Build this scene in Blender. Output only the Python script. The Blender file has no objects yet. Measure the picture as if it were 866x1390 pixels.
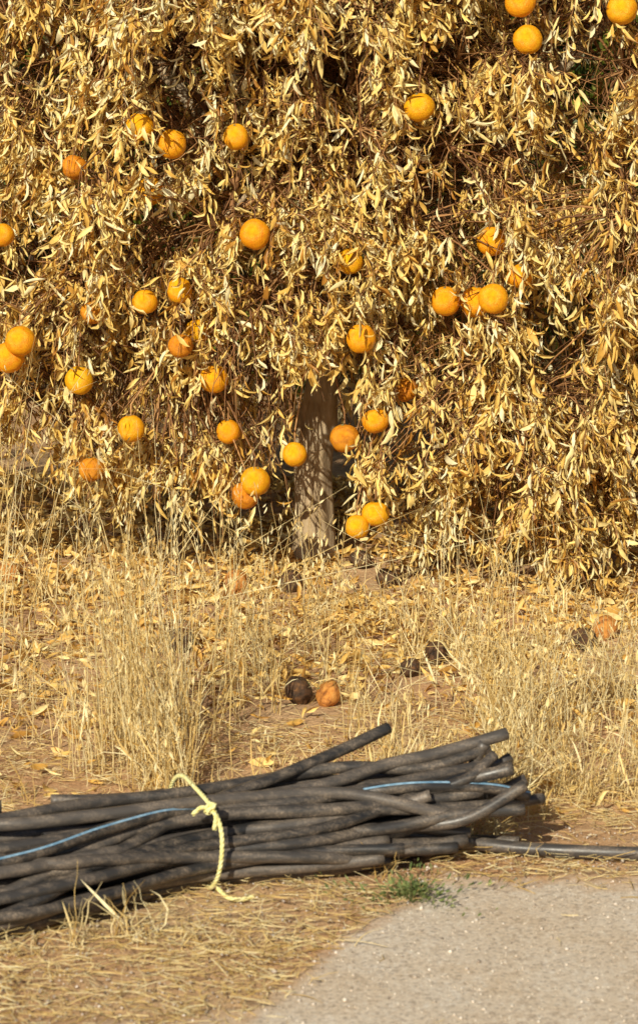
import bpy, math, random
import numpy as np
from mathutils import Vector, noise, kdtree

rng = np.random.default_rng(11)
random.seed(5)
scene = bpy.context.scene
scene.view_settings.view_transform = 'Standard'
try: scene.view_settings.look = 'None'
except Exception: pass
scene.view_settings.exposure = 0
SUN = Vector((-.36, -1.0, .62)).normalized()

# ------------------------------------------------------------------ helpers
def link(ob, parent=None):
    scene.collection.objects.link(ob)
    if parent: ob.parent = parent
    return ob

def empty(name, loc=(0, 0, 0)):
    e = bpy.data.objects.new(name, None); e.empty_display_size = .1; e.location = loc
    return link(e)

def norm(a):
    return a / np.maximum(np.linalg.norm(a, axis=-1, keepdims=True), 1e-9)

def mesh_np(name, V, quads=None, tris=None, mats=(), tint=None, smooth=True, midx=None):
    me = bpy.data.meshes.new(name)
    V = np.asarray(V, dtype=np.float32).reshape(-1, 3)
    me.vertices.add(len(V)); me.vertices.foreach_set('co', V.ravel())
    loops = []; starts = []; tot = 0
    if quads is not None and len(quads):
        q = np.asarray(quads, dtype=np.int32); loops.append(q.ravel()); starts.append(np.arange(len(q)) * 4); tot = len(q) * 4
    if tris is not None and len(tris):
        t = np.asarray(tris, dtype=np.int32); loops.append(t.ravel()); starts.append(tot + np.arange(len(t)) * 3)
    loops = np.concatenate(loops); starts = np.concatenate(starts).astype(np.int32)
    me.loops.add(len(loops)); me.loops.foreach_set('vertex_index', loops.astype(np.int32))
    me.polygons.add(len(starts)); me.polygons.foreach_set('loop_start', starts)
    if midx is not None: me.polygons.foreach_set('material_index', np.asarray(midx, dtype=np.int32))
    me.polygons.foreach_set('use_smooth', np.full(len(starts), smooth, dtype=bool))
    for m in mats: me.materials.append(m)
    if tint is not None:
        a = me.attributes.new('tint', 'FLOAT', 'POINT'); a.data.foreach_set('value', np.asarray(tint, dtype=np.float32))
    me.update(calc_edges=True); me.validate()
    return me

def leaf_batch(name, P, D, L, W, mat, curl=.8, fold=.6, tint=None, roll=None, twist=.8):
    n = len(P); d = norm(D)
    ref = rng.normal(size=(n, 3)) if roll is None else roll
    s = norm(np.cross(d, ref)); nn = np.cross(s, d)
    k = rng.uniform(-1, 1, n) * curl; k[np.abs(k) < .05] = .05
    f = np.abs(rng.normal(fold, .25, n)); tw = rng.normal(0, twist, n)
    T = [0, .22, .5, .78, 1]; WW = [0, .8, 1, .62, 0]
    V = np.zeros((n, 11, 3)); c = 0
    for t, w in zip(T, WW):
        kt = k * t
        cen = P + d * (L * np.sin(kt) / k)[:, None] + nn * (L * (1 - np.cos(kt)) / k)[:, None]
        nt = nn * np.cos(kt)[:, None] - d * np.sin(kt)[:, None]
        a = tw * t
        s2 = s * np.cos(a)[:, None] + nt * np.sin(a)[:, None]
        n2 = -s * np.sin(a)[:, None] + nt * np.cos(a)[:, None]
        if w == 0:
            V[:, c] = cen; c += 1
        else:
            hw = (W * .5 * w)
            wav = rng.normal(0, .16, (2, n))
            V[:, c] = cen - s2 * (hw * np.cos(f))[:, None] + n2 * (hw * (np.sin(f) + wav[0]))[:, None]
            V[:, c + 1] = cen
            V[:, c + 2] = cen + s2 * (hw * np.cos(f))[:, None] + n2 * (hw * (np.sin(f) + wav[1]))[:, None]
            c += 3
    base = (np.arange(n) * 11)[:, None, None]
    q = np.array([[1, 2, 5, 4], [2, 3, 6, 5], [4, 5, 8, 7], [5, 6, 9, 8]])[None] + base
    t = np.array([[0, 2, 1], [0, 3, 2], [7, 8, 10], [8, 9, 10]])[None] + base
    if tint is None: tint = rng.uniform(0, 1, n)
    return mesh_np(name, V, q.reshape(-1, 4), t.reshape(-1, 3), [mat], np.repeat(tint, 11))

def tube_batch(name, PTS, R, mat, sides=3, tint=None):
    PTS = np.asarray(PTS, float); n, m, _ = PTS.shape
    T = norm(np.gradient(PTS, axis=1))
    ref = norm(rng.normal(size=(n, 1, 3)))
    s = norm(np.cross(T, np.broadcast_to(ref, T.shape))); b = np.cross(T, s)
    ang = np.arange(sides) * 2 * math.pi / sides
    V = PTS[:, :, None] + R[:, :, None, None] * (s[:, :, None] * np.cos(ang)[None, None, :, None] + b[:, :, None] * np.sin(ang)[None, None, :, None])
    i, j = np.meshgrid(np.arange(m - 1), np.arange(sides), indexing='ij'); j2 = (j + 1) % sides
    q = np.stack([i * sides + j, i * sides + j2, (i + 1) * sides + j2, (i + 1) * sides + j], -1).reshape(-1, 4)
    Q = (q[None] + (np.arange(n) * m * sides)[:, None, None]).reshape(-1, 4)
    if tint is None: tint = rng.uniform(0, 1, n)
    return mesh_np(name, V.reshape(-1, 3), Q, None, [mat], np.repeat(tint, m * sides))

def catmull(pts, per=10):
    P = [Vector(p) for p in pts]; P = [P[0] * 2 - P[1]] + P + [P[-1] * 2 - P[-2]]
    out = []
    for i in range(1, len(P) - 2):
        for k in range(per):
            t = k / per; a, b, c, d = P[i - 1], P[i], P[i + 1], P[i + 2]
            out.append(.5 * ((2 * b) + (c - a) * t + (2 * a - 5 * b + 4 * c - d) * t * t + (3 * b - a - 3 * c + d) * t ** 3))
    out.append(P[-2]); return out

# ------------------------------------------------------------------ materials
def mat_new(name):
    m = bpy.data.materials.new(name); m.use_nodes = True
    nt = m.node_tree; nt.nodes.clear(); o = nt.nodes.new('ShaderNodeOutputMaterial')
    p = nt.nodes.new('ShaderNodeBsdfPrincipled'); nt.links.new(p.outputs[0], o.inputs[0])
    return m, nt, p, o

def ramp(nt, fac, stops):
    r = nt.nodes.new('ShaderNodeValToRGB'); e = r.color_ramp.elements
    while len(e) < len(stops): e.new(.5)
    for el, (p, c) in zip(e, stops): el.position = p; el.color = (*c, 1)
    nt.links.new(fac, r.inputs[0]); return r.outputs[0]

def nz(nt, scale, detail=4, rough=.6, vec=None):
    n = nt.nodes.new('ShaderNodeTexNoise'); n.inputs['Scale'].default_value = scale
    n.inputs['Detail'].default_value = detail; n.inputs['Roughness'].default_value = rough
    if vec is None:
        tc = nt.nodes.new('ShaderNodeTexCoord'); vec = tc.outputs['Object']
    nt.links.new(vec, n.inputs['Vector']); return n.outputs['Fac']

def mixc(nt, fac, a, b, mode='MIX'):
    m = nt.nodes.new('ShaderNodeMix'); m.data_type = 'RGBA'; m.blend_type = mode
    for v, i in ((fac, 0), (a, 6), (b, 7)):
        if isinstance(v, bpy.types.NodeSocket): nt.links.new(v, m.inputs[i])
        elif i == 0: m.inputs[0].default_value = v
        else: m.inputs[i].default_value = (*v, 1)
    return m.outputs[2]

def bump(nt, p, h, strength=.5, dist=.002):
    b = nt.nodes.new('ShaderNodeBump'); b.inputs['Strength'].default_value = strength; b.inputs['Distance'].default_value = dist
    nt.links.new(h, b.inputs['Height']); nt.links.new(b.outputs[0], p.inputs['Normal'])

def leaf_mat(name, stops, trans=.25, rough=.55, nscale=60, dark=.35):
    m, nt, p, o = mat_new(name)
    at = nt.nodes.new('ShaderNodeAttribute'); at.attribute_name = 'tint'
    c = ramp(nt, at.outputs['Fac'], stops)
    n = nz(nt, nscale, 1)
    nr = ramp(nt, n, [(.38, (1 - dark,) * 3), (.6, (1, 1, 1))])
    c = mixc(nt, 1.0, c, nr, 'MULTIPLY')
    nt.links.new(c, p.inputs['Base Color']); p.inputs['Roughness'].default_value = rough
    p.inputs['Specular IOR Level'].default_value = .35
    if trans > 0:
        t = nt.nodes.new('ShaderNodeBsdfTranslucent'); nt.links.new(c, t.inputs[0])
        mx = nt.nodes.new('ShaderNodeMixShader'); mx.inputs[0].default_value = trans
        nt.links.new(p.outputs[0], mx.inputs[1]); nt.links.new(t.outputs[0], mx.inputs[2]); nt.links.new(mx.outputs[0], o.inputs[0])
    return m

M_dry = leaf_mat('dry_leaf', [(0, (.42, .19, .03)), (.2, (.80, .48, .10)), (.48, (.93, .67, .20)), (.78, (.95, .78, .34)), (1, (.96, .88, .56))], .2, .42, 60, .18)
M_litter = leaf_mat('litter_leaf', [(0, (.24, .11, .025)), (.3, (.70, .39, .085)), (.7, (.91, .63, .20)), (1, (.95, .79, .40))], .1, .5, 60, .22)
M_green = leaf_mat('green_leaf', [(0, (.05, .08, .012)), (.5, (.12, .17, .02)), (.85, (.24, .27, .03)), (1, (.38, .30, .06))], .2, .45)
M_grass = leaf_mat('dry_grass', [(0, (.64, .41, .12)), (.5, (.91, .70, .31)), (1, (.96, .85, .52))], .15, .5, 20, .12)
M_weed = leaf_mat('weed_leaf', [(0, (.10, .15, .04)), (1, (.30, .34, .12))], .2)
M_twig = leaf_mat('twig_bark', [(0, (.13, .055, .022)), (.6, (.34, .16, .055)), (1, (.54, .29, .11))], 0, .7)

def bark():
    m, nt, p, o = mat_new('trunk_bark')
    tc = nt.nodes.new('ShaderNodeTexCoord'); mp = nt.nodes.new('ShaderNodeMapping'); mp.inputs['Scale'].default_value = (1, 1, .25)
    nt.links.new(tc.outputs['Object'], mp.inputs[0])
    n = nz(nt, 45, 7, .7, mp.outputs[0]); n2 = nz(nt, 9, 3)
    c = ramp(nt, n, [(.3, (.24, .17, .10)), (.5, (.50, .39, .25)), (.72, (.66, .55, .38))])
    c2 = ramp(nt, n2, [(.35, (.76, .70, .60)), (.65, (1, 1, 1))])
    nt.links.new(mixc(nt, 1, c, c2, 'MULTIPLY'), p.inputs['Base Color']); p.inputs['Roughness'].default_value = .9
    bump(nt, p, n, .7, .006); return m
M_bark = bark()

def orange_mat(name, stops, rough=.42, spots=0):
    m, nt, p, o = mat_new(name)
    tc = nt.nodes.new('ShaderNodeTexCoord')
    oi = nt.nodes.new('ShaderNodeObjectInfo')
    ad = nt.nodes.new('ShaderNodeVectorMath'); ad.operation = 'ADD'
    nt.links.new(tc.outputs['Object'], ad.inputs[0]); nt.links.new(oi.outputs['Location'], ad.inputs[1])
    n = nz(nt, 3 if not spots else 2.5, 5, .6, ad.outputs[0])
    c = ramp(nt, n, stops)
    if not spots:
        hs = nt.nodes.new('ShaderNodeHueSaturation'); mr = nt.nodes.new('ShaderNodeMapRange')
        nt.links.new(oi.outputs['Random'], mr.inputs[0]); mr.inputs[3].default_value = .490; mr.inputs[4].default_value = .508
        nt.links.new(mr.outputs[0], hs.inputs['Hue']); nt.links.new(c, hs.inputs['Color']); c = hs.outputs[0]
    nt.links.new(c, p.inputs['Base Color']); p.inputs['Roughness'].default_value = rough
    p.inputs['Specular IOR Level'].default_value = .4
    v = nt.nodes.new('ShaderNodeTexVoronoi'); v.inputs['Scale'].default_value = 22; nt.links.new(tc.outputs['Object'], v.inputs['Vector'])
    bump(nt, p, v.outputs['Distance'], .4, .03 if not spots else .06); return m
M_or = orange_mat('orange_peel', [(.3, (.86, .31, .004)), (.55, (.96, .44, .006)), (.8, (.97, .54, .012))])
M_or2 = orange_mat('dark_orange_peel', [(.3, (.48, .15, .008)), (.5, (.72, .26, .008)), (.75, (.84, .36, .015))], .5)  # darker, browner peel tones used on some of the fruit
M_rot = orange_mat('rotten_peel_dark', [(.35, (.04, .024, .014)), (.55, (.11, .055, .025)), (.7, (.26, .12, .04))], .55, 1)
M_rot2 = orange_mat('rotten_peel_brown', [(.35, (.24, .08, .02)), (.5, (.58, .23, .045)), (.75, (.75, .38, .09))], .55, 1)

def hose_mat():
    m, nt, p, o = mat_new('dusty_black_polyethylene')
    at = nt.nodes.new('ShaderNodeAttribute'); at.attribute_name = 'tint'
    tc = nt.nodes.new('ShaderNodeTexCoord'); mp = nt.nodes.new('ShaderNodeMapping'); mp.inputs['Scale'].default_value = (.35, 1.3, 1.3)
    nt.links.new(tc.outputs['Object'], mp.inputs[0])
    n = nz(nt, 26, 7, .72, mp.outputs[0]); n2 = nz(nt, 220, 3, .7)
    black = mixc(nt, at.outputs['Fac'], (.018, .018, .019), (.085, .074, .066))
    dust = ramp(nt, n, [(.42, (0, 0, 0)), (.68, (.8, .8, .8))])
    grit = ramp(nt, n2, [(.45, (.3, .3, .3)), (.65, (1, 1, 1))])
    f = mixc(nt, 1, dust, grit, 'MULTIPLY')
    c = mixc(nt, f, black, (.38, .29, .21))
    nt.links.new(c, p.inputs['Base Color'])
    r = nt.nodes.new('ShaderNodeMapRange'); nt.links.new(n, r.inputs[0]); r.inputs[1].default_value = .35; r.inputs[2].default_value = .65; r.inputs[3].default_value = .28; r.inputs[4].default_value = .6
    nt.links.new(r.outputs[0], p.inputs['Roughness'])
    p.inputs['Specular IOR Level'].default_value = .6
    bump(nt, p, n, .25, .003); return m
M_hose = hose_mat()
def simple(name, a, b, scale=40, rough=.7, bmp=.3):
    m, nt, p, o = mat_new(name); n = nz(nt, scale, 5)
    nt.links.new(ramp(nt, n, [(.35, a), (.65, b)]), p.inputs['Base Color']); p.inputs['Roughness'].default_value = rough
    bump(nt, p, n, bmp, .002); return m
M_blue = simple('blue_stripe', (.10, .22, .34), (.28, .44, .58), 60, .5, .1)
M_inner = simple('hose_bore', (.01, .01, .01), (.02, .02, .02))
M_rope = simple('yellow_twine', (.70, .62, .20), (.88, .84, .46), 150, .8, .5)
M_calyx = simple('calyx', (.10, .11, .03), (.22, .18, .07))
M_stone = leaf_mat('pebble', [(0, (.30, .24, .19)), (.5, (.66, .56, .45)), (1, (.84, .76, .66))], 0, .85)

def soil_mat(name, road):
    m, nt, p, o = mat_new(name)
    a = nz(nt, 1.8, 5, .65); b = nz(nt, 30, 6, .7); c3 = nz(nt, 180, 3, .7)
    c = ramp(nt, b, [(.3, (.40, .19, .08)), (.5, (.62, .34, .16)), (.72, (.76, .50, .27))])
    s = ramp(nt, a, [(.35, (0, 0, 0)), (.65, (.6, .6, .6))])
    c = mixc(nt, s, c, (.78, .56, .31))
    g = ramp(nt, c3, [(.35, (.62, .58, .54)), (.6, (1, 1, 1))])
    soil = mixc(nt, 1, c, g, 'MULTIPLY'); h = b; hd = .015; hs = .8
    if road:
        a2 = nz(nt, 4, 6, .65); b2 = nz(nt, 300, 4, .75); b3 = nz(nt, 90, 4, .8)
        tc = nt.nodes.new('ShaderNodeTexCoord'); v = nt.nodes.new('ShaderNodeTexVoronoi'); v.inputs['Scale'].default_value = 170
        nt.links.new(tc.outputs['Object'], v.inputs['Vector'])
        sep = nt.nodes.new('ShaderNodeSeparateColor'); nt.links.new(v.outputs['Color'], sep.inputs[0])
        c = ramp(nt, sep.outputs[0], [(0, (.40, .32, .26)), (.25, (.84, .72, .58)), (.8, (.93, .82, .68)), (1, (.97, .92, .84))])
        c = mixc(nt, .3, c, (.92, .79, .62))
        g = ramp(nt, b2, [(.35, (.66, .64, .62)), (.6, (1, 1, 1))]); c = mixc(nt, 1, c, g, 'MULTIPLY')
        g3 = ramp(nt, b3, [(.36, (.80, .76, .71)), (.55, (1, 1, 1))]); c = mixc(nt, 1, c, g3, 'MULTIPLY')
        g2 = ramp(nt, a2, [(.35, (.92, .84, .74)), (.65, (1, 1, 1))]); c = mixc(nt, 1, c, g2, 'MULTIPLY')
        at = nt.nodes.new('ShaderNodeAttribute'); at.attribute_name = 'tint'
        ad = nt.nodes.new('ShaderNodeMath'); ad.operation = 'ADD'; nt.links.new(at.outputs['Fac'], ad.inputs[0])
        n5 = nz(nt, 14, 6, .7); nt.links.new(n5, ad.inputs[1])
        f = ramp(nt, ad.outputs[0], [(.55, (0, 0, 0)), (1.0, (1, 1, 1))])
        soil = mixc(nt, f, soil, c); h = b2; hd = .003; hs = .6
    nt.links.new(soil, p.inputs['Base Color']); p.inputs['Roughness'].default_value = .95
    bump(nt, p, h, hs, hd); return m
M_soil = soil_mat('dry_red_soil', False)
M_road = soil_mat('compacted_gravel', True)

# ------------------------------------------------------------------ ground
def gh(x, y):
    m = np.clip((y + 2.7) / .7, 0, 1) * np.exp(-((np.abs(y) / 25) ** 2))
    h = .012 * np.sin(3.1 * x + 1) * np.sin(2.7 * y) + .008 * np.sin(7.3 * x + 2) * np.sin(6.1 * y + 1) + .004 * np.sin(17 * x) * np.sin(19 * y + 2)
    return h * m
ax = np.concatenate([-np.geomspace(400, 3.2, 22), np.linspace(-3, 3, 150), np.geomspace(3.2, 400, 22)])
ay = np.concatenate([-np.geomspace(400, 6.2, 18), np.linspace(-6, 3, 220), np.geomspace(3.2, 400, 22)])
X, Y = np.meshgrid(ax, ay, indexing='ij'); Z = gh(X, Y)
ni, nj = X.shape
I, J = np.meshgrid(np.arange(ni - 1), np.arange(nj - 1), indexing='ij')
Q = np.stack([I * nj + J, (I + 1) * nj + J, (I + 1) * nj + J + 1, I * nj + J + 1], -1).reshape(-1, 4)
link(bpy.data.objects.new('ground', mesh_np('ground', np.stack([X, Y, Z], -1), Q, None, [M_soil])))

def road_edge(x):
    base = -2.98 - .74 * np.clip((0.24 - x) / .36, 0, 1) ** 1.1 - .14 * np.clip(-.15 - x, 0, 1)
    return base + .02 * np.sin(9 * x + 1) + .012 * np.sin(31 * x) + .006 * np.sin(83 * x + 2)
rx = np.concatenate([np.linspace(-60, -2.2, 30), np.linspace(-2, 2, 500), np.linspace(2.2, 60, 30)])
dist = np.array([0, .012, .04, .08, .14, .22, .35, .6, 1.2, 3, 8.])
RX, DD = np.meshgrid(rx, dist, indexing='ij')
RY = road_edge(RX) - DD
RZ = np.full_like(RX, .004); RZ[:, 0] = -.002
ni, nj = RX.shape; I, J = np.meshgrid(np.arange(ni - 1), np.arange(nj - 1), indexing='ij')
Q = np.stack([I * nj + J, I * nj + J + 1, (I + 1) * nj + J + 1, (I + 1) * nj + J], -1).reshape(-1, 4)
link(bpy.data.objects.new('gravel_road', mesh_np('gravel_road', np.stack([RX, RY, RZ], -1), Q, None, [M_road], np.clip(DD / .26, 0, 1).ravel())))

def pebbles(n):
    x = rng.uniform(-1, 1.2, n); y = rng.uniform(-4.3, -2.7, n)
    r = np.clip(rng.exponential(.0009, n) + .0009, 0, .006)
    oct_ = np.array([[1, 0, 0], [0, 1, 0], [-1, 0, 0], [0, -1, 0], [0, 0, 1], [0, 0, -1]], float)
    V = oct_[None] * rng.uniform(.6, 1.2, (n, 6, 1)) * r[:, None, None]; V[..., 2] *= .7
    a = rng.uniform(0, 6.28, n); ca, sa = np.cos(a)[:, None], np.sin(a)[:, None]
    vx = V[..., 0] * ca - V[..., 1] * sa; vy = V[..., 0] * sa + V[..., 1] * ca
    V = np.stack([vx + x[:, None], vy + y[:, None], V[..., 2] + .004 + r[:, None] * .3], -1)
    t = np.array([[0, 1, 4], [1, 2, 4], [2, 3, 4], [3, 0, 4], [1, 0, 5], [2, 1, 5], [3, 2, 5], [0, 3, 5]])[None] + (np.arange(n) * 6)[:, None, None]
    return mesh_np('pebbles', V, None, t.reshape(-1, 3), [M_stone], np.repeat(rng.uniform(0, 1, n), 6))
link(bpy.data.objects.new('gravel', pebbles(16000)))

# ------------------------------------------------------------------ oranges  (x, z, how open the foliage is around it, darker peel)
OR = [(.554,1.521,1),(.534,1.62,1),(.268,1.343,1),(-.476,1.293,.8),(-.394,1.244,1),(-.222,1.264,.5),(-.66,1.18,.3,1),
(-.456,1.115,.35),(-.85,1.006,1),(-.172,1.006,1),(.084,.931,.65),(-.376,.852,1),(-.47,.822,.9),(.468,.834,.55),(.544,.887,.4),(.47,.977,.05),
(.425,.815,.2),(.114,.723,1),(-.806,.719,.5),(-.842,.67,.5),(-.33,.733,.4),(-.374,.705,.6,1),(-.616,.788,.1,1),(-.656,.60,.35),
(-.286,.606,.1),(.24,.561,1,1),(.154,.495,1),(-.51,.478,1),(-.066,.404,1),(-.25,.452,.1),(-.174,.329,1),(-.202,.284,.4,1),(.154,.242,1),
(.104,.21,.8),(.07,.442,.1,1),(.344,.818,.05),(.804,1.60,.6),(-.626,.353,.05,1)]
def front(x, z):
    q = 1 - np.abs(x / 1.8) ** 3 - np.abs((z - 1.35) / 1.75) ** 3
    return .4 - 1.0 * np.cbrt(np.maximum(q, 0)) - .18 * np.exp(-((x - .6) / .4) ** 2) * np.clip((.6 - z) / .5, 0, 1)
orpos = []
for i, t in enumerate(OR):
    x, z, e = t[:3]
    y = -.55 + random.uniform(-.03, .03) + (.08 if e < .5 else 0)
    if (x, z) == (.24, .561): y = -.38
    orpos.append((x, y, z, e, random.uniform(.033, .042)))

def orange_mesh(name, mats, squash=.96, dent=0.0, seed=0, calyx=True):
    import bmesh
    bm = bmesh.new(); bmesh.ops.create_uvsphere(bm, u_segments=32, v_segments=20, radius=1)
    for v in bm.verts:
        c = v.co.copy(); v.co.z *= squash
        k = 1 + .05 * noise.noise(c * 1.3 + Vector((seed, 0, 0))) - dent * max(0, noise.noise(c * 1.6 + Vector((seed, 3, 1)))) * 1.2
        r = math.hypot(c.x, c.y)
        v.co *= k
        if r < .3: v.co.z *= 1 - .06 * (1 - r / .3)
    for f in bm.faces: f.smooth = True
    if calyx:
        g = bmesh.ops.create_cone(bm, cap_ends=True, segments=5, radius1=.17, radius2=.05, depth=.12)
        for v in g['verts']: v.co.z += squash * .93 + .03
        fs = {f for v in g['verts'] for f in v.link_faces}
        for f in fs: f.material_index = 1
    me = bpy.data.meshes.new(name); bm.to_mesh(me); bm.free()
    for m in mats: me.materials.append(m)
    return me
ome = [orange_mesh('orange_mesh', [M_or, M_calyx], random.uniform(.90, 1.05), 0, s) for s in range(6)]
ome2 = orange_mesh('dark_orange_mesh', [M_or2, M_calyx], .93, .12, 31)
for i, (x, y, z, e, r) in enumerate(orpos):
    o = link(bpy.data.objects.new('orange', ome2 if len(OR[i]) > 3 else ome[i % 6])); o.location = (x, y, z); o.scale = (r, r, r)
    o.rotation_euler = (random.uniform(-.3, .3), random.uniform(-.3, .3), random.uniform(0, 6))
rme = [orange_mesh('rotten_mesh', [m, M_calyx], .8, .3, s + 20) for s, m in enumerate([M_rot, M_rot2, M_rot])]
ROT = [(-.23, -.43, 1, .038), (-.35, -1.17, 0, .038), (-.047, -1.74, 0, .038), (.022, -1.77, 1, .034), (-.08, -.35, 0, .036),
       (.735, -1.05, 1, .036), (.67, -1.17, 0, .036), (.29, -1.33, 2, .034), (.22, -1.5, 0, .028), (-.88, -.3, 1, .034), (.19, -.35, 2, .034), (.12, -.1, 0, .034)]
for (x, y, k, r) in ROT:
    o = link(bpy.data.objects.new('rotten_orange', rme[k])); o.location = (x, y, float(gh(np.array(x), np.array(y))) + r * .78); o.scale = (r, r, r)
    o.rotation_euler = (random.uniform(-1, 1), random.uniform(-1, 1), random.uniform(0, 6))
def rot_clear(P, w=1.25, fr=.16):
    k = np.ones(len(P), bool)
    for (x, y, q, r) in ROT: k &= ~((np.abs(P[:, 0] - x) < r * w) & (P[:, 1] < y + r) & (P[:, 1] > y - fr))
    return k

# ------------------------------------------------------------------ dead orange tree
tree = empty('dead_orange_tree')
def limb_tube(name, pts, radii, sides, mat, parent, rough=.06):
    C = catmull(pts, 8); n = len(C); rr = np.interp(np.linspace(0, 1, n), np.linspace(0, 1, len(radii)), radii)
    V = []
    for i, c in enumerate(C):
        t = (C[min(i + 1, n - 1)] - C[max(i - 1, 0)]).normalized(); s = t.cross(Vector((.1, 1, .05))).normalized(); b = t.cross(s)
        for k in range(sides):
            a = 2 * math.pi * k / sides; d = s * math.cos(a) + b * math.sin(a)
            V.append(c + d * rr[i] * (1 + rough * 2 * noise.noise(Vector((math.cos(a) * 1.5, math.sin(a) * 1.5, c.z * 6 + c.x * 3)))))
    Q = [[i * sides + k, i * sides + (k + 1) % sides, (i + 1) * sides + (k + 1) % sides, (i + 1) * sides + k] for i in range(n - 1) for k in range(sides)]
    o = bpy.data.objects.new(name, mesh_np(name, [tuple(v) for v in V], Q, None, [mat])); link(o, parent); return C
limb_tube('trunk', [(-.03, 0, -.06), (-.028, 0, .0), (-.02, 0, .12), (-.012, .0, .35), (.012, .0, .55), (.02, .01, .72), (.0, .05, .9)],
          [.085, .070, .060, .053, .049, .050, .045], 28, M_bark, tree, .14)
nodes = []
lims = []
for i in range(15):
    a = 2 * math.pi * i / 15 + random.uniform(-.2, .2)
    rad = random.uniform(.7, 1.2); hh = random.uniform(.9, 2.7)
    end = Vector((math.cos(a) * rad * 1.35, .35 + math.sin(a) * rad * .75, hh)); st = Vector((.01, .02, random.uniform(.62, .88)))
    mid = st.lerp(end, .45) + Vector((random.uniform(-.12, .12), random.uniform(-.1, .1), random.uniform(.1, .3)))
    C = limb_tube('limb_%d' % (i + 1), [st, st.lerp(mid, .5) + Vector((random.uniform(-.05, .05), 0, .04)), mid, mid.lerp(end, .5) + Vector((0, 0, .06)), end],
                  [.032, .024, .018, .012, .006], 9, M_bark, tree, .1)
    nodes += C[4:]; lims += C[8:]
SB = []
for i in range(460):
    s = random.choice(lims)
    x = random.uniform(-1.5, 1.5); z = random.uniform(.25, 2.7); f = float(front(x, z))
    y = f + abs(random.gauss(0, .25)) + .06 if random.random() < .7 else random.uniform(.1, 1.2)
    e = Vector((x, y, z)); d = e - s
    if d.length > .8: e = s + d * (.8 / d.length)
    if abs(e.x) < .14 and e.z < .62 and e.y < .1: continue
    m1 = s.lerp(e, .33) + Vector((random.uniform(-.06, .06), random.uniform(-.05, .05), .08)); m2 = s.lerp(e, .7) + Vector((random.uniform(-.06, .06), random.uniform(-.05, .05), .07))
    C = catmull([s, m1, m2, e], 4); SB.append([tuple(c) for c in C]); nodes += C[3:]
SB = np.array(SB); R = np.linspace(.007, .0025, SB.shape[1])[None] * np.random.default_rng(1).uniform(.7, 1.3, (len(SB), 1))
link(bpy.data.objects.new('branches', tube_batch('branches', SB, R, M_twig, 5)), tree)
kd = kdtree.KDTree(len(nodes))
for i, c in enumerate(nodes): kd.insert(c, i)
kd.balance()

def hem(x):
    return np.interp(x, [-1.2, -.8, -.7, -.3, -.15, .15, .3, .45, 1.0, 1.5], [.26, .26, .18, .13, .2, .12, .05, .0, .02, .15]) + .05 * np.maximum(0, np.sin(x * 13 + 1)) + .03 * np.sin(x * 37)
def in_gap(x, y, z):
    t = np.clip((.0 - y), 0, 2)
    g1 = (np.abs(x + .005) < .070) & (z < .60) & (y < .1)
    g2 = (np.abs(x + .01 + .36 * t) < .07) & (np.abs(z - .62 * t - .2) < .2) & (y < -.05)
    return g1, g2
WIN = [(-.36, 1.44, .085), (-.40, 1.03, .07), (.72, 1.46, .10), (.30, 1.50, .07), (-.10, 1.50, .06), (-.75, 1.5, .07), (.62, .68, .07), (.30, 1.10, .06), (-.62, .95, .05), (.5, 1.2, .05), (-.05, 1.2, .045)]
def in_win(x, z):
    return any(((x - a) / r) ** 2 + ((z - b) / (r * 1.1)) ** 2 < 1 for a, b, r in WIN)
tw = []; LP = []; LD = []; LT = []
N = 7600
cnt = 0
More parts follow.
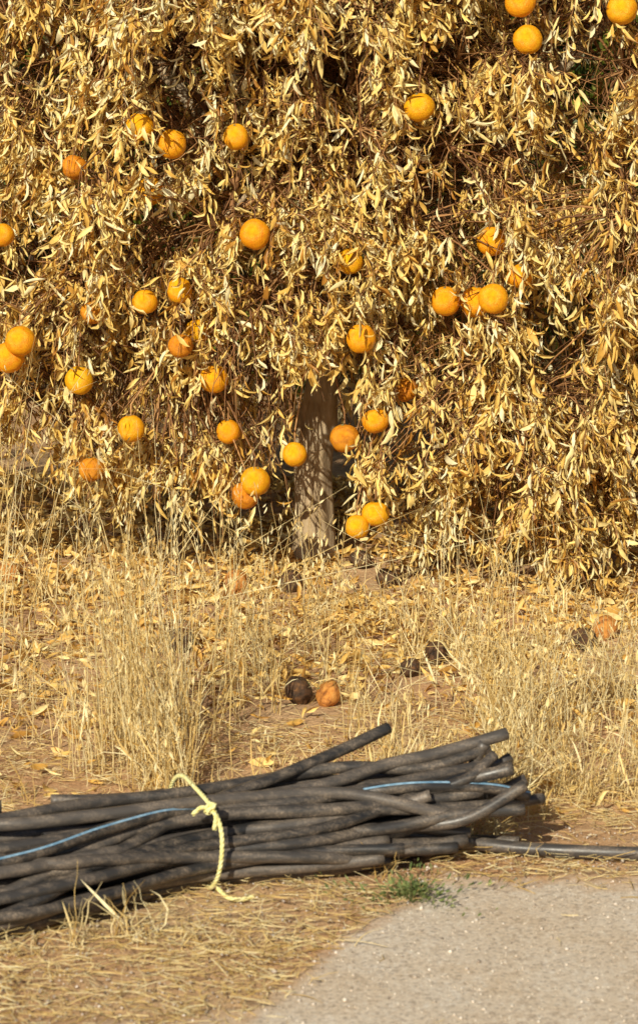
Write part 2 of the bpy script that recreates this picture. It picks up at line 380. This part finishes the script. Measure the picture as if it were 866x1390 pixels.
while cnt < N:
    x = random.uniform(-1.65, 1.65)
    if abs(x) > 1.05 and random.random() < .6: continue
    z = random.uniform(.08, 3.0)
    if z > 1.9 and random.random() < .68: continue
    f = float(front(x, z))
    if f > .35: continue
    ns = noise.noise(Vector((x * 3.2, z * 3.2, 1.7))) * .25 + noise.noise(Vector((x * 8, z * 8, 4))) * .15
    low = x < -.6 and z < .65
    if random.random() < (.6 if low else .84):
        y = f + .06 + ns + random.expovariate(1 / .13)
        g = noise.noise(Vector((x * 7 + 7, y * 3, z * 6)))
        thr = .05 if (x > .1 and .45 < z < .95) or z > 1.35 else -.02
        if g < thr and random.random() < .90: continue
    else:
        y = random.uniform(f + .2, .4 + .95 * (.4 - f))
    if y > 1.3: continue
    if in_win(x, z) and random.random() < .95: continue
    if abs(x - .01) < .10 and z < .64 and y < .12: continue
    if z < hem(x) + .08: continue
    cnt += 1
    leafy = .35 if random.random() < .12 else 1
    p = Vector((x, y, z)); nd = kd.find(p)[0]
    out = Vector((x * .3 + random.gauss(0, .45), -abs(random.gauss(.35, .3)) if y < .4 else .5, random.gauss(.0, .3))).normalized()
    st = p - out * .05 + Vector((0, 0, .04))
    l = random.uniform(.06, .17); sp = max(.2, random.gauss(.7, .25))
    e1 = p + out * l * .5 + Vector((0, 0, -.15 * l)); e2 = e1 + out * l * .25 * sp + Vector((0, 0, -.6 * l))
    dn = (st - nd)
    if dn.length > .35: nd = st - dn * (.35 / dn.length) + Vector((0, 0, .03))
    mid = nd.lerp(st, .55) + Vector((random.gauss(0, .02), random.gauss(0, .02), .02))
    pts = [nd, mid, st, p, e1, e2]; tw.append([tuple(v) for v in pts])
    k = int(random.randint(7, 13) * leafy)
    ct = random.gauss(.54, .2)
    sprd = random.uniform(.25, .65)
    for j in range(k):
        u = random.random() ** .6 * 3
        a = int(min(u, 2.999)); b = Vector(pts[2 + a]).lerp(Vector(pts[3 + a]), u - a)
        d = Vector((random.gauss(out.x * .4, sprd), random.gauss(out.y * .3, sprd), random.gauss(-.95, .35)))
        LP.append(tuple(b + Vector((random.gauss(0, .006), random.gauss(0, .006), random.gauss(0, .006))))); LD.append(tuple(d)); LT.append(ct + random.gauss(0, .22))
LP = np.array(LP); LD = np.array(LD); LT = np.clip(np.array(LT), 0, 1)
n = len(LP); LL = np.clip(rng.normal(.047, .012, n), .02, .085); LW = LL * rng.uniform(.18, .34, n)
TIP = LP + norm(LD) * LL[:, None]; MID = (LP + TIP) / 2
keep = (TIP[:, 2] > hem(MID[:, 0]) + rng.normal(0.02, .03, n)) & (TIP[:, 2] > .01)
g1, g2 = in_gap(MID[:, 0], MID[:, 1], MID[:, 2])
keep &= ~(g1 & (rng.random(n) < .97)) & ~(g2 & (rng.random(n) < .85))
for (x, y, z, e, r) in orpos:
    for q in (LP, MID, TIP):
        keep &= ~(((q - np.array([x, y, z])) ** 2).sum(1) < (r * 1.05) ** 2)
    infront = (np.abs(MID[:, 0] - x) < r * 1.05) & (np.abs(MID[:, 2] - z) < r * 1.1) & (MID[:, 1] < y + .01)
    keep &= ~(infront & (rng.random(n) < (.18 + .66 * e)))
    for tt in (.06, .13, .2):
        c = np.array([x + SUN.x * tt, y + SUN.y * tt, z + SUN.z * tt]); keep &= ~((((MID - c) ** 2).sum(1) < (r * 1.1) ** 2) & (rng.random(n) < .7 * e))
LP, LD, LL, LW, LT = LP[keep], LD[keep], LL[keep], LW[keep], LT[keep]
link(bpy.data.objects.new('dry_foliage', leaf_batch('dry_foliage', LP, LD, LL, LW, M_dry, 2.0, .8, LT, None, 1.1)), tree)
tw = np.array(tw)
ok = np.ones(len(tw), bool)
for (x, y, z, e, r) in orpos:
    if e > .5:
        for k in range(6): ok &= ~((np.abs(tw[:, k, 0] - x) < r * .9) & (np.abs(tw[:, k, 2] - z) < r * .9) & (tw[:, k, 1] < y + r))
for k in range(2, 6):
    g1, g2 = in_gap(tw[:, k, 0], tw[:, k, 1], tw[:, k, 2]); ok &= ~(g1 & (rng.random(len(tw)) < .6))
tw = tw[ok]
R = np.array([.0028, .0024, .002, .0017, .0013, .0008])[None] * rng.uniform(.7, 1.2, (len(tw), 1))
link(bpy.data.objects.new('twigs', tube_batch('twigs', tw, R, M_twig, 3)), tree)
fs = []
for (x, y, z, e, r) in orpos:
    p = Vector((x, y, z + r * .95)); nd = kd.find(p + Vector((0, .1, .15)))[0]; dn = nd - p
    if dn.length > .45: nd = p + dn * (.45 / dn.length)
    fs.append([tuple(p), tuple(p + Vector((0, .01, .03))), tuple(p.lerp(nd, .4) + Vector((0, 0, .04))), tuple(p.lerp(nd, .75) + Vector((0, 0, .03))), tuple(nd)])
fs = np.array(fs); link(bpy.data.objects.new('fruit_stalks', tube_batch('fruit_stalks', fs, np.tile([[.002, .0022, .0025, .003, .0035]], (len(fs), 1)), M_twig, 6)), tree)
bs = []
for i in range(5200):
    nd = random.choice(nodes)
    if nd.y > .3: continue
    d = Vector((random.gauss(0, .7), random.gauss(-.45, .4), random.gauss(.1, .5))).normalized(); l = random.uniform(.12, .38)
    p1 = nd + d * l * .33 + Vector((random.gauss(0, .012), 0, random.gauss(0, .012))); p2 = nd + d * l * .66 + Vector((random.gauss(0, .02), 0, random.gauss(0, .02))); p3 = nd + d * l + Vector((random.gauss(0, .03), 0, -.04))
    if abs(p2.x) < .12 and p2.z < .6 or p3.z < .1: continue
    if p3.y < front(p3.x, p3.z) - .08: continue
    bs.append([tuple(nd), tuple(p1), tuple(p2), tuple(p3)])
bs = np.array(bs); link(bpy.data.objects.new('bare_shoots', tube_batch('bare_shoots', bs, np.tile([[.0028, .0022, .0016, .0008]], (len(bs), 1)), M_twig, 3)), tree)

# ------------------------------------------------------------------ living trees behind
def green_meshes():
    n = 15000
    v = norm(rng.normal(size=(n, 3))); r = rng.uniform(.25, 1, n) ** .5
    ns = np.array([noise.noise(Vector(q) * 2.2) for q in v])
    P = v * (r * (1 + .35 * ns))[:, None] * np.array([1.4, 1.4, 1.7]) + np.array([0, 0, 1.65]); P = P[P[:, 2] > .12]; n = len(P)
    D = rng.normal(size=(n, 3)) * .7 + np.array([0, 0, -.3])
    return leaf_batch('green_foliage', P, D, rng.uniform(.07, .12, n), rng.uniform(.03, .05, n), M_green, .6, .3)
gm = green_meshes()
trm = None
for (x, y, s, a) in [(-2.2, 3.2, 1, 0), (.4, 3.8, 1.05, 1), (3.0, 3.4, .95, 2), (-1.2, 6.4, 1.1, 3), (1.9, 7.0, 1.1, 4), (-4.4, 6.6, 1.1, 5), (5, 7.2, 1.15, 1.4), (-5.4, 3.4, 1, 2.2), (5.8, 3.5, 1, 3.3), (-2.8, 11, 1.3, .6), (.4, 11, 1.3, 1.9), (3.7, 11, 1.3, 2.9)]:
    t = empty('orange_tree', (x, y, 0)); t.rotation_euler = (0, 0, a); t.scale = (s, s, s)
    link(bpy.data.objects.new('foliage', gm), t)
    if trm is None:
        limb_tube('trunk', [(0, 0, -.1), (.02, 0, .3), (0, .03, .8), (.05, 0, 1.5), (0, 0, 2.3)], [.09, .07, .06, .04, .02], 12, M_bark, t, .1)
        trm = [o for o in bpy.data.objects if o.parent == t and o.name.startswith('trunk')][0].data
    else: link(bpy.data.objects.new('trunk', trm), t)

# ------------------------------------------------------------------ leaf litter
n = 38000
x = rng.uniform(-1.5, 1.5, n); y = rng.uniform(-2.7, 1.4, n)
dens = np.interp(y, [-2.7, -2.0, -1.6, -1.0, -.5, 1.4], [.04, .12, .38, .9, 1, .9])
patch = np.array([noise.noise(Vector((a * 3, b * 3, 2))) for a, b in zip(x, y)])
k = rng.random(n) < dens * np.clip(.75 + 1.6 * patch, .05, 1); x, y = x[k], y[k]; n = len(x)
P = np.stack([x, y, gh(x, y) + .003 + rng.uniform(0, .026, n)], -1)
P = P[rot_clear(P)]; n = len(P); D = rng.normal(size=(n, 3)) * [1, 1, .35]
roll = np.cross(D, np.array([0, 0, 1.]) + rng.normal(0, .7, (n, 3)))
LLg = rng.uniform(.025, .062, n)
link(bpy.data.objects.new('leaf_litter', leaf_batch('leaf_litter', P, D, LLg, LLg * rng.uniform(.2, .38, n), M_litter, 1.6, .6, None, roll, .6)))

# ------------------------------------------------------------------ straw debris
def straw(name, n, xr, yr, zmax=.02, f=None, lr=(.02, .11), r=.0007):
    x = rng.uniform(*xr, n); y = rng.uniform(*yr, n)
    if f is not None: k = rng.random(n) < f(x, y); x, y = x[k], y[k]; n = len(x)
    z = gh(x, y) + .006 + rng.uniform(0, 1, n) ** 2 * zmax; a = rng.uniform(0, 6.28, n); l = rng.uniform(*lr, n)
    d = np.stack([np.cos(a), np.sin(a), rng.normal(0, .12, n)], -1) * l[:, None] * .5; c = np.stack([x, y, z], -1)
    b = np.cross(d, [0, 0, 1.]) * rng.normal(0, .2, (n, 1))
    PT = np.stack([c - d, c + b, c + d], 1); PT[..., 2] = np.maximum(PT[..., 2], .003)
    return tube_batch(name, PT, np.tile([[r, r * 1.2, r * .7]], (n, 1)) * rng.uniform(.6, 1.5, (n, 1)), M_grass, 3)
def fst(x, y):
    v = np.interp(y, [-4.4, -3.9, -3.6, -3.3, -2.9, -2.4, -1.2, -.6], [.2, .5, .9, 1, .95, .6, .5, .2])
    onroad = y < road_edge(x)
    dd = np.clip(1 - (road_edge(x) - y) / .12, .006, 1)
    cl = np.clip(.6 + 1.0 * np.sin(7 * x + 2 * y) * np.sin(11 * y + 3 * x), .1, 1)
    cl = np.where(y < -3.1, np.maximum(cl, .55), cl)
    return np.where(onroad, v * dd, v * cl)
link(bpy.data.objects.new('straw', straw('straw', 60000, (-1.3, 1.3), (-4.3, -.4), .022, fst, (.010, .065))))

# ------------------------------------------------------------------ standing dry grass
G = []; GR = []; SPp = []; SPd = []
def tuft(cx, cy, n, sx, sy, h, hv=.25, lean=.35, bias=(0, 0), heads=.3, rad=.001):
    for i in range(n):
        x = random.gauss(cx, sx); y = random.gauss(cy, sy); z = float(gh(np.array(x), np.array(y)))
        hh = max(.03, h * random.gauss(1, hv)) * (1 if random.random() < .5 else random.uniform(.25, .75))
        a = random.uniform(0, 6.28); ln = abs(random.gauss(0, lean)); dx, dy = math.cos(a) * ln + bias[0], math.sin(a) * ln + bias[1]
        kx = random.gauss(0, .13) if random.random() < .5 else 0; kt = random.randint(2, 5)
        pts = []
        for k in range(7):
            t = k / 6; kn = random.gauss(0, .003) if 0 < k else 0
            ex = kx * hh * max(0, k - kt) * .8
            pts.append((x + dx * hh * (t * .4 + .6 * t * t) + kn + ex, y + dy * hh * (t * .4 + .6 * t * t), z - .01 + hh * (t - .25 * ln * t ** 3) - abs(ex) * .4))
        G.append(pts); GR.append([rad * random.uniform(.6, 1.35) * w for w in (1.2, 1.15, 1.05, .95, .8, .6, .35)])
        if random.random() < heads and hh > .15:
            for q in range(random.randint(4, 9)):
                t = random.uniform(4, 6); aa = int(min(t, 5.99)); b = Vector(pts[aa]).lerp(Vector(pts[aa + 1]), t - aa)
                SPp.append(tuple(b + Vector((random.gauss(0, .008), random.gauss(0, .008), 0)))); SPd.append((random.gauss(0, .35), random.gauss(0, .35), random.choice([-1, 1, 1])))
U = random.uniform
for i in range(13): tuft(U(-.52, -.26), U(-2.5, -1.9), 26, .025, .04, U(.2, .46), .3, .24)
tuft(-.40, -2.2, 52, .07, .13, .60, .15, .16, (0, 0), .8)
tuft(-.36, -2.0, 24, .12, .15, .72, .12, .16, (0, 0), .8)
for i in range(11): tuft(U(-.95, -.58), U(-2.4, -1.3), 14, .04, .06, U(.12, .34), .3, .35)
tuft(-.85, -1.5, 26, .07, .12, .64, .15, .25, (.12, 0), .5)
tuft(-.75, -.95, 26, .12, .12, .62, .2, .3, (.1, 0), .7)
tuft(-.86, -.75, 16, .06, .12, .88, .15, .2, (.15, 0), .3)
for i in range(12): tuft(U(-.26, .04), U(-1.9, -1.1), 13, .025, .05, U(.12, .34), .3, .3)
tuft(-.15, -1.5, 26, .05, .1, .46, .2, .15, (0, 0), .7)
tuft(.02, -1.25, 14, .08, .1, .34, .2, .2, (0, 0), .7)
for i in range(14): tuft(U(-.15, .3), U(-2.6, -2.1), 14, .03, .04, U(.04, .15), .3, .5)
for i in range(18): tuft(U(.08, .55), U(-2.4, -1.1), 13, .03, .06, U(.08, .30), .3, .35)
for i in range(30): tuft(U(.34, .92), U(-2.6, -1.5), 26, .03, .06, U(.08, .29), .35, .42, (.08, 0))
for i in range(14): tuft(U(.25, .95), U(-2.78, -2.4), 30, .03, .03, U(.06, .18), .3, .7, (.12, -.1))
tuft(.7, -1.9, 50, .16, .2, .43, .15, .22, (.05, 0), .7)
tuft(.72, -2.45, 50, .14, .1, .32, .2, .35, (.05, 0), .5)
for i in range(18): tuft(U(.1, .95), U(-1.4, -.65), 8, .05, .05, U(.12, .40), .3, .3)
for i in range(12): tuft(U(-.9, .1), U(-1.4, -.5), 8, .05, .05, U(.15, .5), .3, .3)
for i in range(18): tuft(U(-.8, .5), U(-2.85, -2.45), 14, .04, .03, U(.04, .14), .3, .6)
for (cx, cy, h) in [(-.42, -3.42, .13), (-.34, -3.36, .12), (-.30, -3.40, .08), (-.52, -3.46, .07), (-.24, -3.38, .06), (.12, -3.04, .07), (.0, -3.22, .04), (-.1, -3.3, .05), (-.62, -3.5, .1)]:
    tuft(cx, cy, 13, .018, .015, h, .3, .45, (0, 0), .2)
for i in range(44): tuft(U(-.8, .0), U(-3.8, -3.3), 9, .04, .02, U(.015, .055), .3, 1.0)
for i in range(16): tuft(U(.0, .9), U(-3.0, -2.75), 8, .04, .02, U(.02, .06), .3, .9)
for i in range(60):
    cx = random.choice([-1, 1]) * U(1.0, 4); tuft(cx, U(-2.6, 1.5), 14, .06, .06, U(.15, .35), .3, .3)
G = np.array(G); GR = np.array(GR)
k = rot_clear(G[:, 0], 1.1, .3); G = G[k]; GR = GR[k]
grass = bpy.data.objects.new('dry_grass', tube_batch('dry_grass', G, GR, M_grass, 3)); link(grass)
SPp = np.array(SPp); n = len(SPp); L_ = rng.uniform(.012, .024, n)
link(bpy.data.objects.new('seed_heads', leaf_batch('seed_heads', SPp, np.array(SPd), L_, L_ * .28, M_grass, .4, .6)), grass)
sel = G[rng.random(len(G)) < .5]; sel = sel[(sel[:, 6, 2] > .08)]; P = sel[:, 1]; D = rng.normal(size=P.shape) * [.5, .5, .25] + [0, 0, .9]; n = len(P)
L_ = rng.uniform(.05, .16, n)
link(bpy.data.objects.new('blades', leaf_batch('blades', P, D, L_, rng.uniform(.003, .006, n), M_grass, 2.2, .5, None, None, 1.5)), grass)

n = 620; a = rng.uniform(0, 6.28, n); rr = np.abs(rng.normal(0, .055, n)) * (1 + .6 * np.sin(a * 5))
P = np.stack([.17 + np.cos(a) * rr * 1.3, -3.16 + np.sin(a) * rr * 1.0, .006 + rng.uniform(0, .022, n)], -1)
D = np.stack([np.cos(a), np.sin(a), rng.uniform(.1, 1.2, n)], -1); L_ = rng.uniform(.006, .016, n)
link(bpy.data.objects.new('green_weed', leaf_batch('green_weed', P, D, L_, L_ * .35, M_weed, .8, .3)))

# ------------------------------------------------------------------ hose bundle
hoses = empty('irrigation_hose_bundle', (0, 0, 0))
HN = [0]
def hose(pts, r=.0125, stripe=None, per=9):
    C = catmull(pts, per); n = len(C); S = 16; V = []; up = Vector((0, 0, 1))
    fr = []
    for i, c in enumerate(C):
        t = (C[min(i + 1, n - 1)] - C[max(i - 1, 0)]).normalized(); s = t.cross(up).normalized(); b = s.cross(t); fr.append((c, t, s, b))
        fl = 1 + .07 * noise.noise(c * 9)
        for k in range(S):
            a = 2 * math.pi * k / S; V.append(c + (s * math.cos(a) / fl + b * math.sin(a) * fl) * r)
    Q = [[i * S + k, i * S + (k + 1) % S, (i + 1) * S + (k + 1) % S, (i + 1) * S + k] for i in range(n - 1) for k in range(S)]
    mi = [1 if stripe is not None and k in stripe else 0 for i in range(n - 1) for k in range(S)]
    for e in (0, n - 1):
        c, t, s, b = fr[e]; sg = 1 if e == 0 else -1; o0 = len(V)
        for rad, off in ((.78, 0), (.75, .05)):
            for k in range(S):
                a = 2 * math.pi * k / S; V.append(c + (s * math.cos(a) + b * math.sin(a)) * r * rad + t * sg * off)
        V.append(c + t * sg * .05)
        for k in range(S):
            k2 = (k + 1) % S; f1 = [e * S + k, e * S + k2, o0 + k2, o0 + k]; f2 = [o0 + k, o0 + k2, o0 + S + k2, o0 + S + k]
            if e == 0: f1 = f1[::-1]; f2 = f2[::-1]
            Q.append(f1); mi.append(0); Q.append(f2); mi.append(2)
    HN[0] += 1
    nm = 'hose_%d' % HN[0]
    me = mesh_np(nm, [tuple(v) for v in V], Q, None, [M_hose, M_blue, M_inner], np.full(len(V), random.random()), True, mi)
    link(bpy.data.objects.new(nm, me), hoses)

random.seed(21)
TX = -.235
yc = {-1.35: -3.28, -.95: -3.26, -.6: -3.21, -.38: -3.11, -.235: -3.01, -.02: -2.95, .14: -2.89, .3: -2.85, .42: -2.83}
ks = sorted(yc)
rows = [(0, 7), (1, 9), (2, 10), (3, 9), (4, 7), (5, 4)]
for row, m in rows:
    for k in range(m):
        u = (k - (m - 1) / 2) / 4.7
        z0 = .012 + row * .0212
        pts = []
        xe = random.uniform(.08, .40); xs = -1.4 + random.uniform(-.15, .1)
        if row >= 4 and random.random() < .35: xs = random.choice([-.58, -.5])
        stations = [xs] + [s for s in (-1.0, -.62, -.42, TX, -.02, .13, .27) if s > xs + .06 and s < xe - .05] + [xe]
        du = 0; dz = 0
        for s in stations:
            c = np.interp(s, ks, [yc[q] for q in ks])
            w = np.interp(s, [-1.4, -.9, -.6, -.4, TX, -.02, .15, .42], [.24, .21, .205, .165, .122, .125, .14, .17])
            zs = np.interp(s, [-1.4, -.6, TX, .1, .4], [.92, .96, 1, 1.05, 1.2])
            away = min(1, abs(s - TX) / .25)
            du = du * .6 + random.gauss(0, .19) * away
            y = c + (u + du) * w; z = .012 + (z0 - .012) * zs + abs(random.gauss(0, .009)) * away
            if s > .1 and row >= 2: z += (s - .1) * random.uniform(-.1, .3)
            pts.append((s, y, z))
        hose(pts, random.choice([.0115, .0115, .0105, .0125]))
def H(*p, r=.0118, **k): hose(list(p), r, **k)
H((-1.3, -3.40, .05), (-.85, -3.42, .05), (-.58, -3.37, .07), (-.40, -3.20, .115), (TX, -3.05, .139), (.0, -2.93, .150), (.12, -2.86, .17), (.24, -2.82, .187), (.365, -2.79, .216), r=.0125)
H((-1.2, -3.46, .02), (-.8, -3.47, .025), (-.55, -3.40, .05), (-.36, -3.20, .105), (-.22, -3.03, .139), (-.08, -2.92, .165), (.04, -2.83, .192), (.135, -2.77, .222))
H((-1.2, -3.3, .12), (-.75, -3.3, .125), (-.48, -3.22, .13), (-.28, -3.09, .136), (-.05, -3.01, .142), (.12, -2.93, .15), (.26, -2.87, .162), (.345, -2.83, .166))
H((-1.2, -3.1, .135), (-.85, -3.14, .14), (-.6, -3.15, .14), (-.42, -3.10, .138), (TX, -3.03, .14), (.05, -3.0, .125), (.22, -2.95, .112), (.36, -2.9, .108), (.43, -2.86, .106), r=.0105)
H((-.50, -3.02, .148), (-.40, -3.01, .146), (-.27, -2.98, .149), (-.1, -2.9, .155), (.05, -2.86, .168), (.2, -2.84, .16), (.33, -2.8, .19))
H((-1.2, -3.38, .09), (-.8, -3.34, .10), (-.5, -3.26, .115), (-.34, -3.14, .125), (-.17, -3.06, .133), (.02, -3.02, .13), (.2, -2.94, .125), (.31, -2.91, .135), r=.0125)
H((-1.2, -3.14, .15), (-.9, -3.10, .15), (-.72, -3.09, .148), (-.585, -3.075, .152), r=.0125)
H((-1.2, -3.2, .15), (-.85, -3.22, .15), (-.62, -3.18, .152), (-.45, -3.06, .15), (-.26, -2.95, .142), (-.05, -2.87, .14), (.12, -2.82, .135), (.28, -2.80, .15))
H((-1.2, -3.42, .03), (-.8, -3.40, .035), (-.55, -3.34, .07), (-.38, -3.24, .085), (TX, -3.13, .09), (-.02, -3.06, .10), (.12, -2.98, .12), (.25, -2.9, .15), (.37, -2.86, .17), r=.011)
H((-1.2, -3.22, .14), (-.8, -3.28, .14), (-.5, -3.30, .115), (-.38, -3.25, .105), (TX, -3.14, .075), (-.02, -3.09, .06), (.08, -3.05, .04), r=.0115)
# blue-striped pipe: shows at the left, dives under the upper runs, comes out again at the right end
H((-1.2, -3.37, .115), (-.9, -3.37, .118), (-.66, -3.36, .120), (-.52, -3.31, .130), (-.40, -3.21, .144), (-.30, -3.12, .148), (TX, -3.07, .140), (-.08, -3.0, .128), (.03, -2.96, .135), (.13, -2.95, .150), (.22, -2.935, .152), (.33, -2.91, .140), (.40, -2.90, .122), r=.0115, stripe=(2,), per=10)
H((-1.2, -3.1, .16), (-.85, -3.15, .16), (-.60, -3.20, .155), (-.42, -3.15, .156), (TX, -3.07, .158), (-.08, -3.01, .155), (.05, -2.98, .150), (.16, -2.98, .128), (.26, -2.97, .10), r=.012)
# single long pipe running off to the right
H((-.25, -3.1, .04), (-.05, -3.05, .07), (.08, -2.96, .066), (.2, -2.92, .048), (.3, -2.90, .028), (.42, -2.91, .019), (.62, -2.93, .017), (.9, -2.9, .015), (1.4, -2.95, .015), (2.2, -2.9, .015), r=.013)

def strands(path, r=.0028, tw_=55, nst=3):
    C = catmull(path, 14); n = len(C); L = 0; fr = []
    for i, c in enumerate(C):
        t = (C[min(i + 1, n - 1)] - C[max(i - 1, 0)]).normalized()
        if i: L += (C[i] - C[i - 1]).length
        s = t.cross(Vector((1, .1, .2))).normalized(); b = t.cross(s); fr.append((c, s, b, L))
    out = []
    for k in range(nst):
        out.append([tuple(c + (s * math.cos(L * tw_ * 4 + k * 2.09) + b * math.sin(L * tw_ * 4 + k * 2.09)) * r * .95) for c, s, b, L in fr])
    a = np.array(out); return tube_batch('twine_part', a, np.full(a.shape[:2], r), M_rope, 7)
ring = []
for i in range(25):
    th = 2 * math.pi * i / 24 + .3; cy, sz = math.cos(th), math.sin(th)
    ring.append((TX - .058 * cy + .004 * math.sin(3 * th), -3.01 + .150 * (abs(cy) ** .85) * (1 if cy > 0 else -1), max(.004, .085 + .095 * (abs(sz) ** .8) * (1 if sz > 0 else -1))))
twine = empty('yellow_twine')
link(bpy.data.objects.new('loop', strands(ring, .0023)), twine)
kn = Vector((-.20, -3.118, .162))
def arc(c, r, n=10, tilt=0): return [(c.x + r * math.cos(2 * math.pi * i / n), c.y - .004 + .004 * math.sin(4 * math.pi * i / n), c.z + r * math.sin(2 * math.pi * i / n + tilt)) for i in range(n + 1)]
link(bpy.data.objects.new('knot_a', strands(arc(kn, .008, 10, .4), .0023)), twine)
link(bpy.data.objects.new('knot_b', strands(arc(kn + Vector((.004, -.004, .003)), .006, 10, 1.5), .0023)), twine)
link(bpy.data.objects.new('tail_a', strands([kn, kn + Vector((-.015, -.012, .004)), kn + Vector((-.03, -.02, -.006))], .0023)), twine)
link(bpy.data.objects.new('tail_b', strands([kn, kn + Vector((.012, -.015, -.01)), kn + Vector((.01, -.035, -.03))], .0023)), twine)
link(bpy.data.objects.new('tail_c', strands([(-.185, -3.15, .02), (-.165, -3.18, .012), (-.14, -3.185, .01), (-.12, -3.17, .01)], .0023)), twine)

# ------------------------------------------------------------------ light, sky, camera
sun = bpy.data.lights.new('sun', 'SUN'); sun.energy = 5.0; sun.angle = math.radians(.53); sun.color = (1, .93, .76)
so = link(bpy.data.objects.new('sun', sun)); so.rotation_euler = SUN.to_track_quat('Z', 'Y').to_euler(); so.location = (-4, -8, 8)
w = bpy.data.worlds.new('World'); scene.world = w; w.use_nodes = True; nt = w.node_tree
bg = nt.nodes['Background']; sk = nt.nodes.new('ShaderNodeTexSky'); sk.sky_type = 'NISHITA'; sk.sun_disc = False
sk.sun_elevation = math.asin(SUN.z); sk.sun_rotation = math.atan2(SUN.x, SUN.y); sk.dust_density = 1.5
nt.links.new(sk.outputs[0], bg.inputs[0]); bg.inputs[1].default_value = .055
cam = bpy.data.cameras.new('camera'); co = link(bpy.data.objects.new('camera', cam))
co.location = (0, -8, 1.6); co.rotation_euler = (math.radians(90 - 10.3), 0, 0)
cam.sensor_fit = 'HORIZONTAL'; cam.sensor_width = 36; cam.lens = 156.3; cam.clip_end = 2000; cam.clip_start = .1
cam.dof.use_dof = True; cam.dof.focus_distance = 7.5; cam.dof.aperture_fstop = 15
scene.camera = co
print('leaves', len(LP), 'grass', len(G))
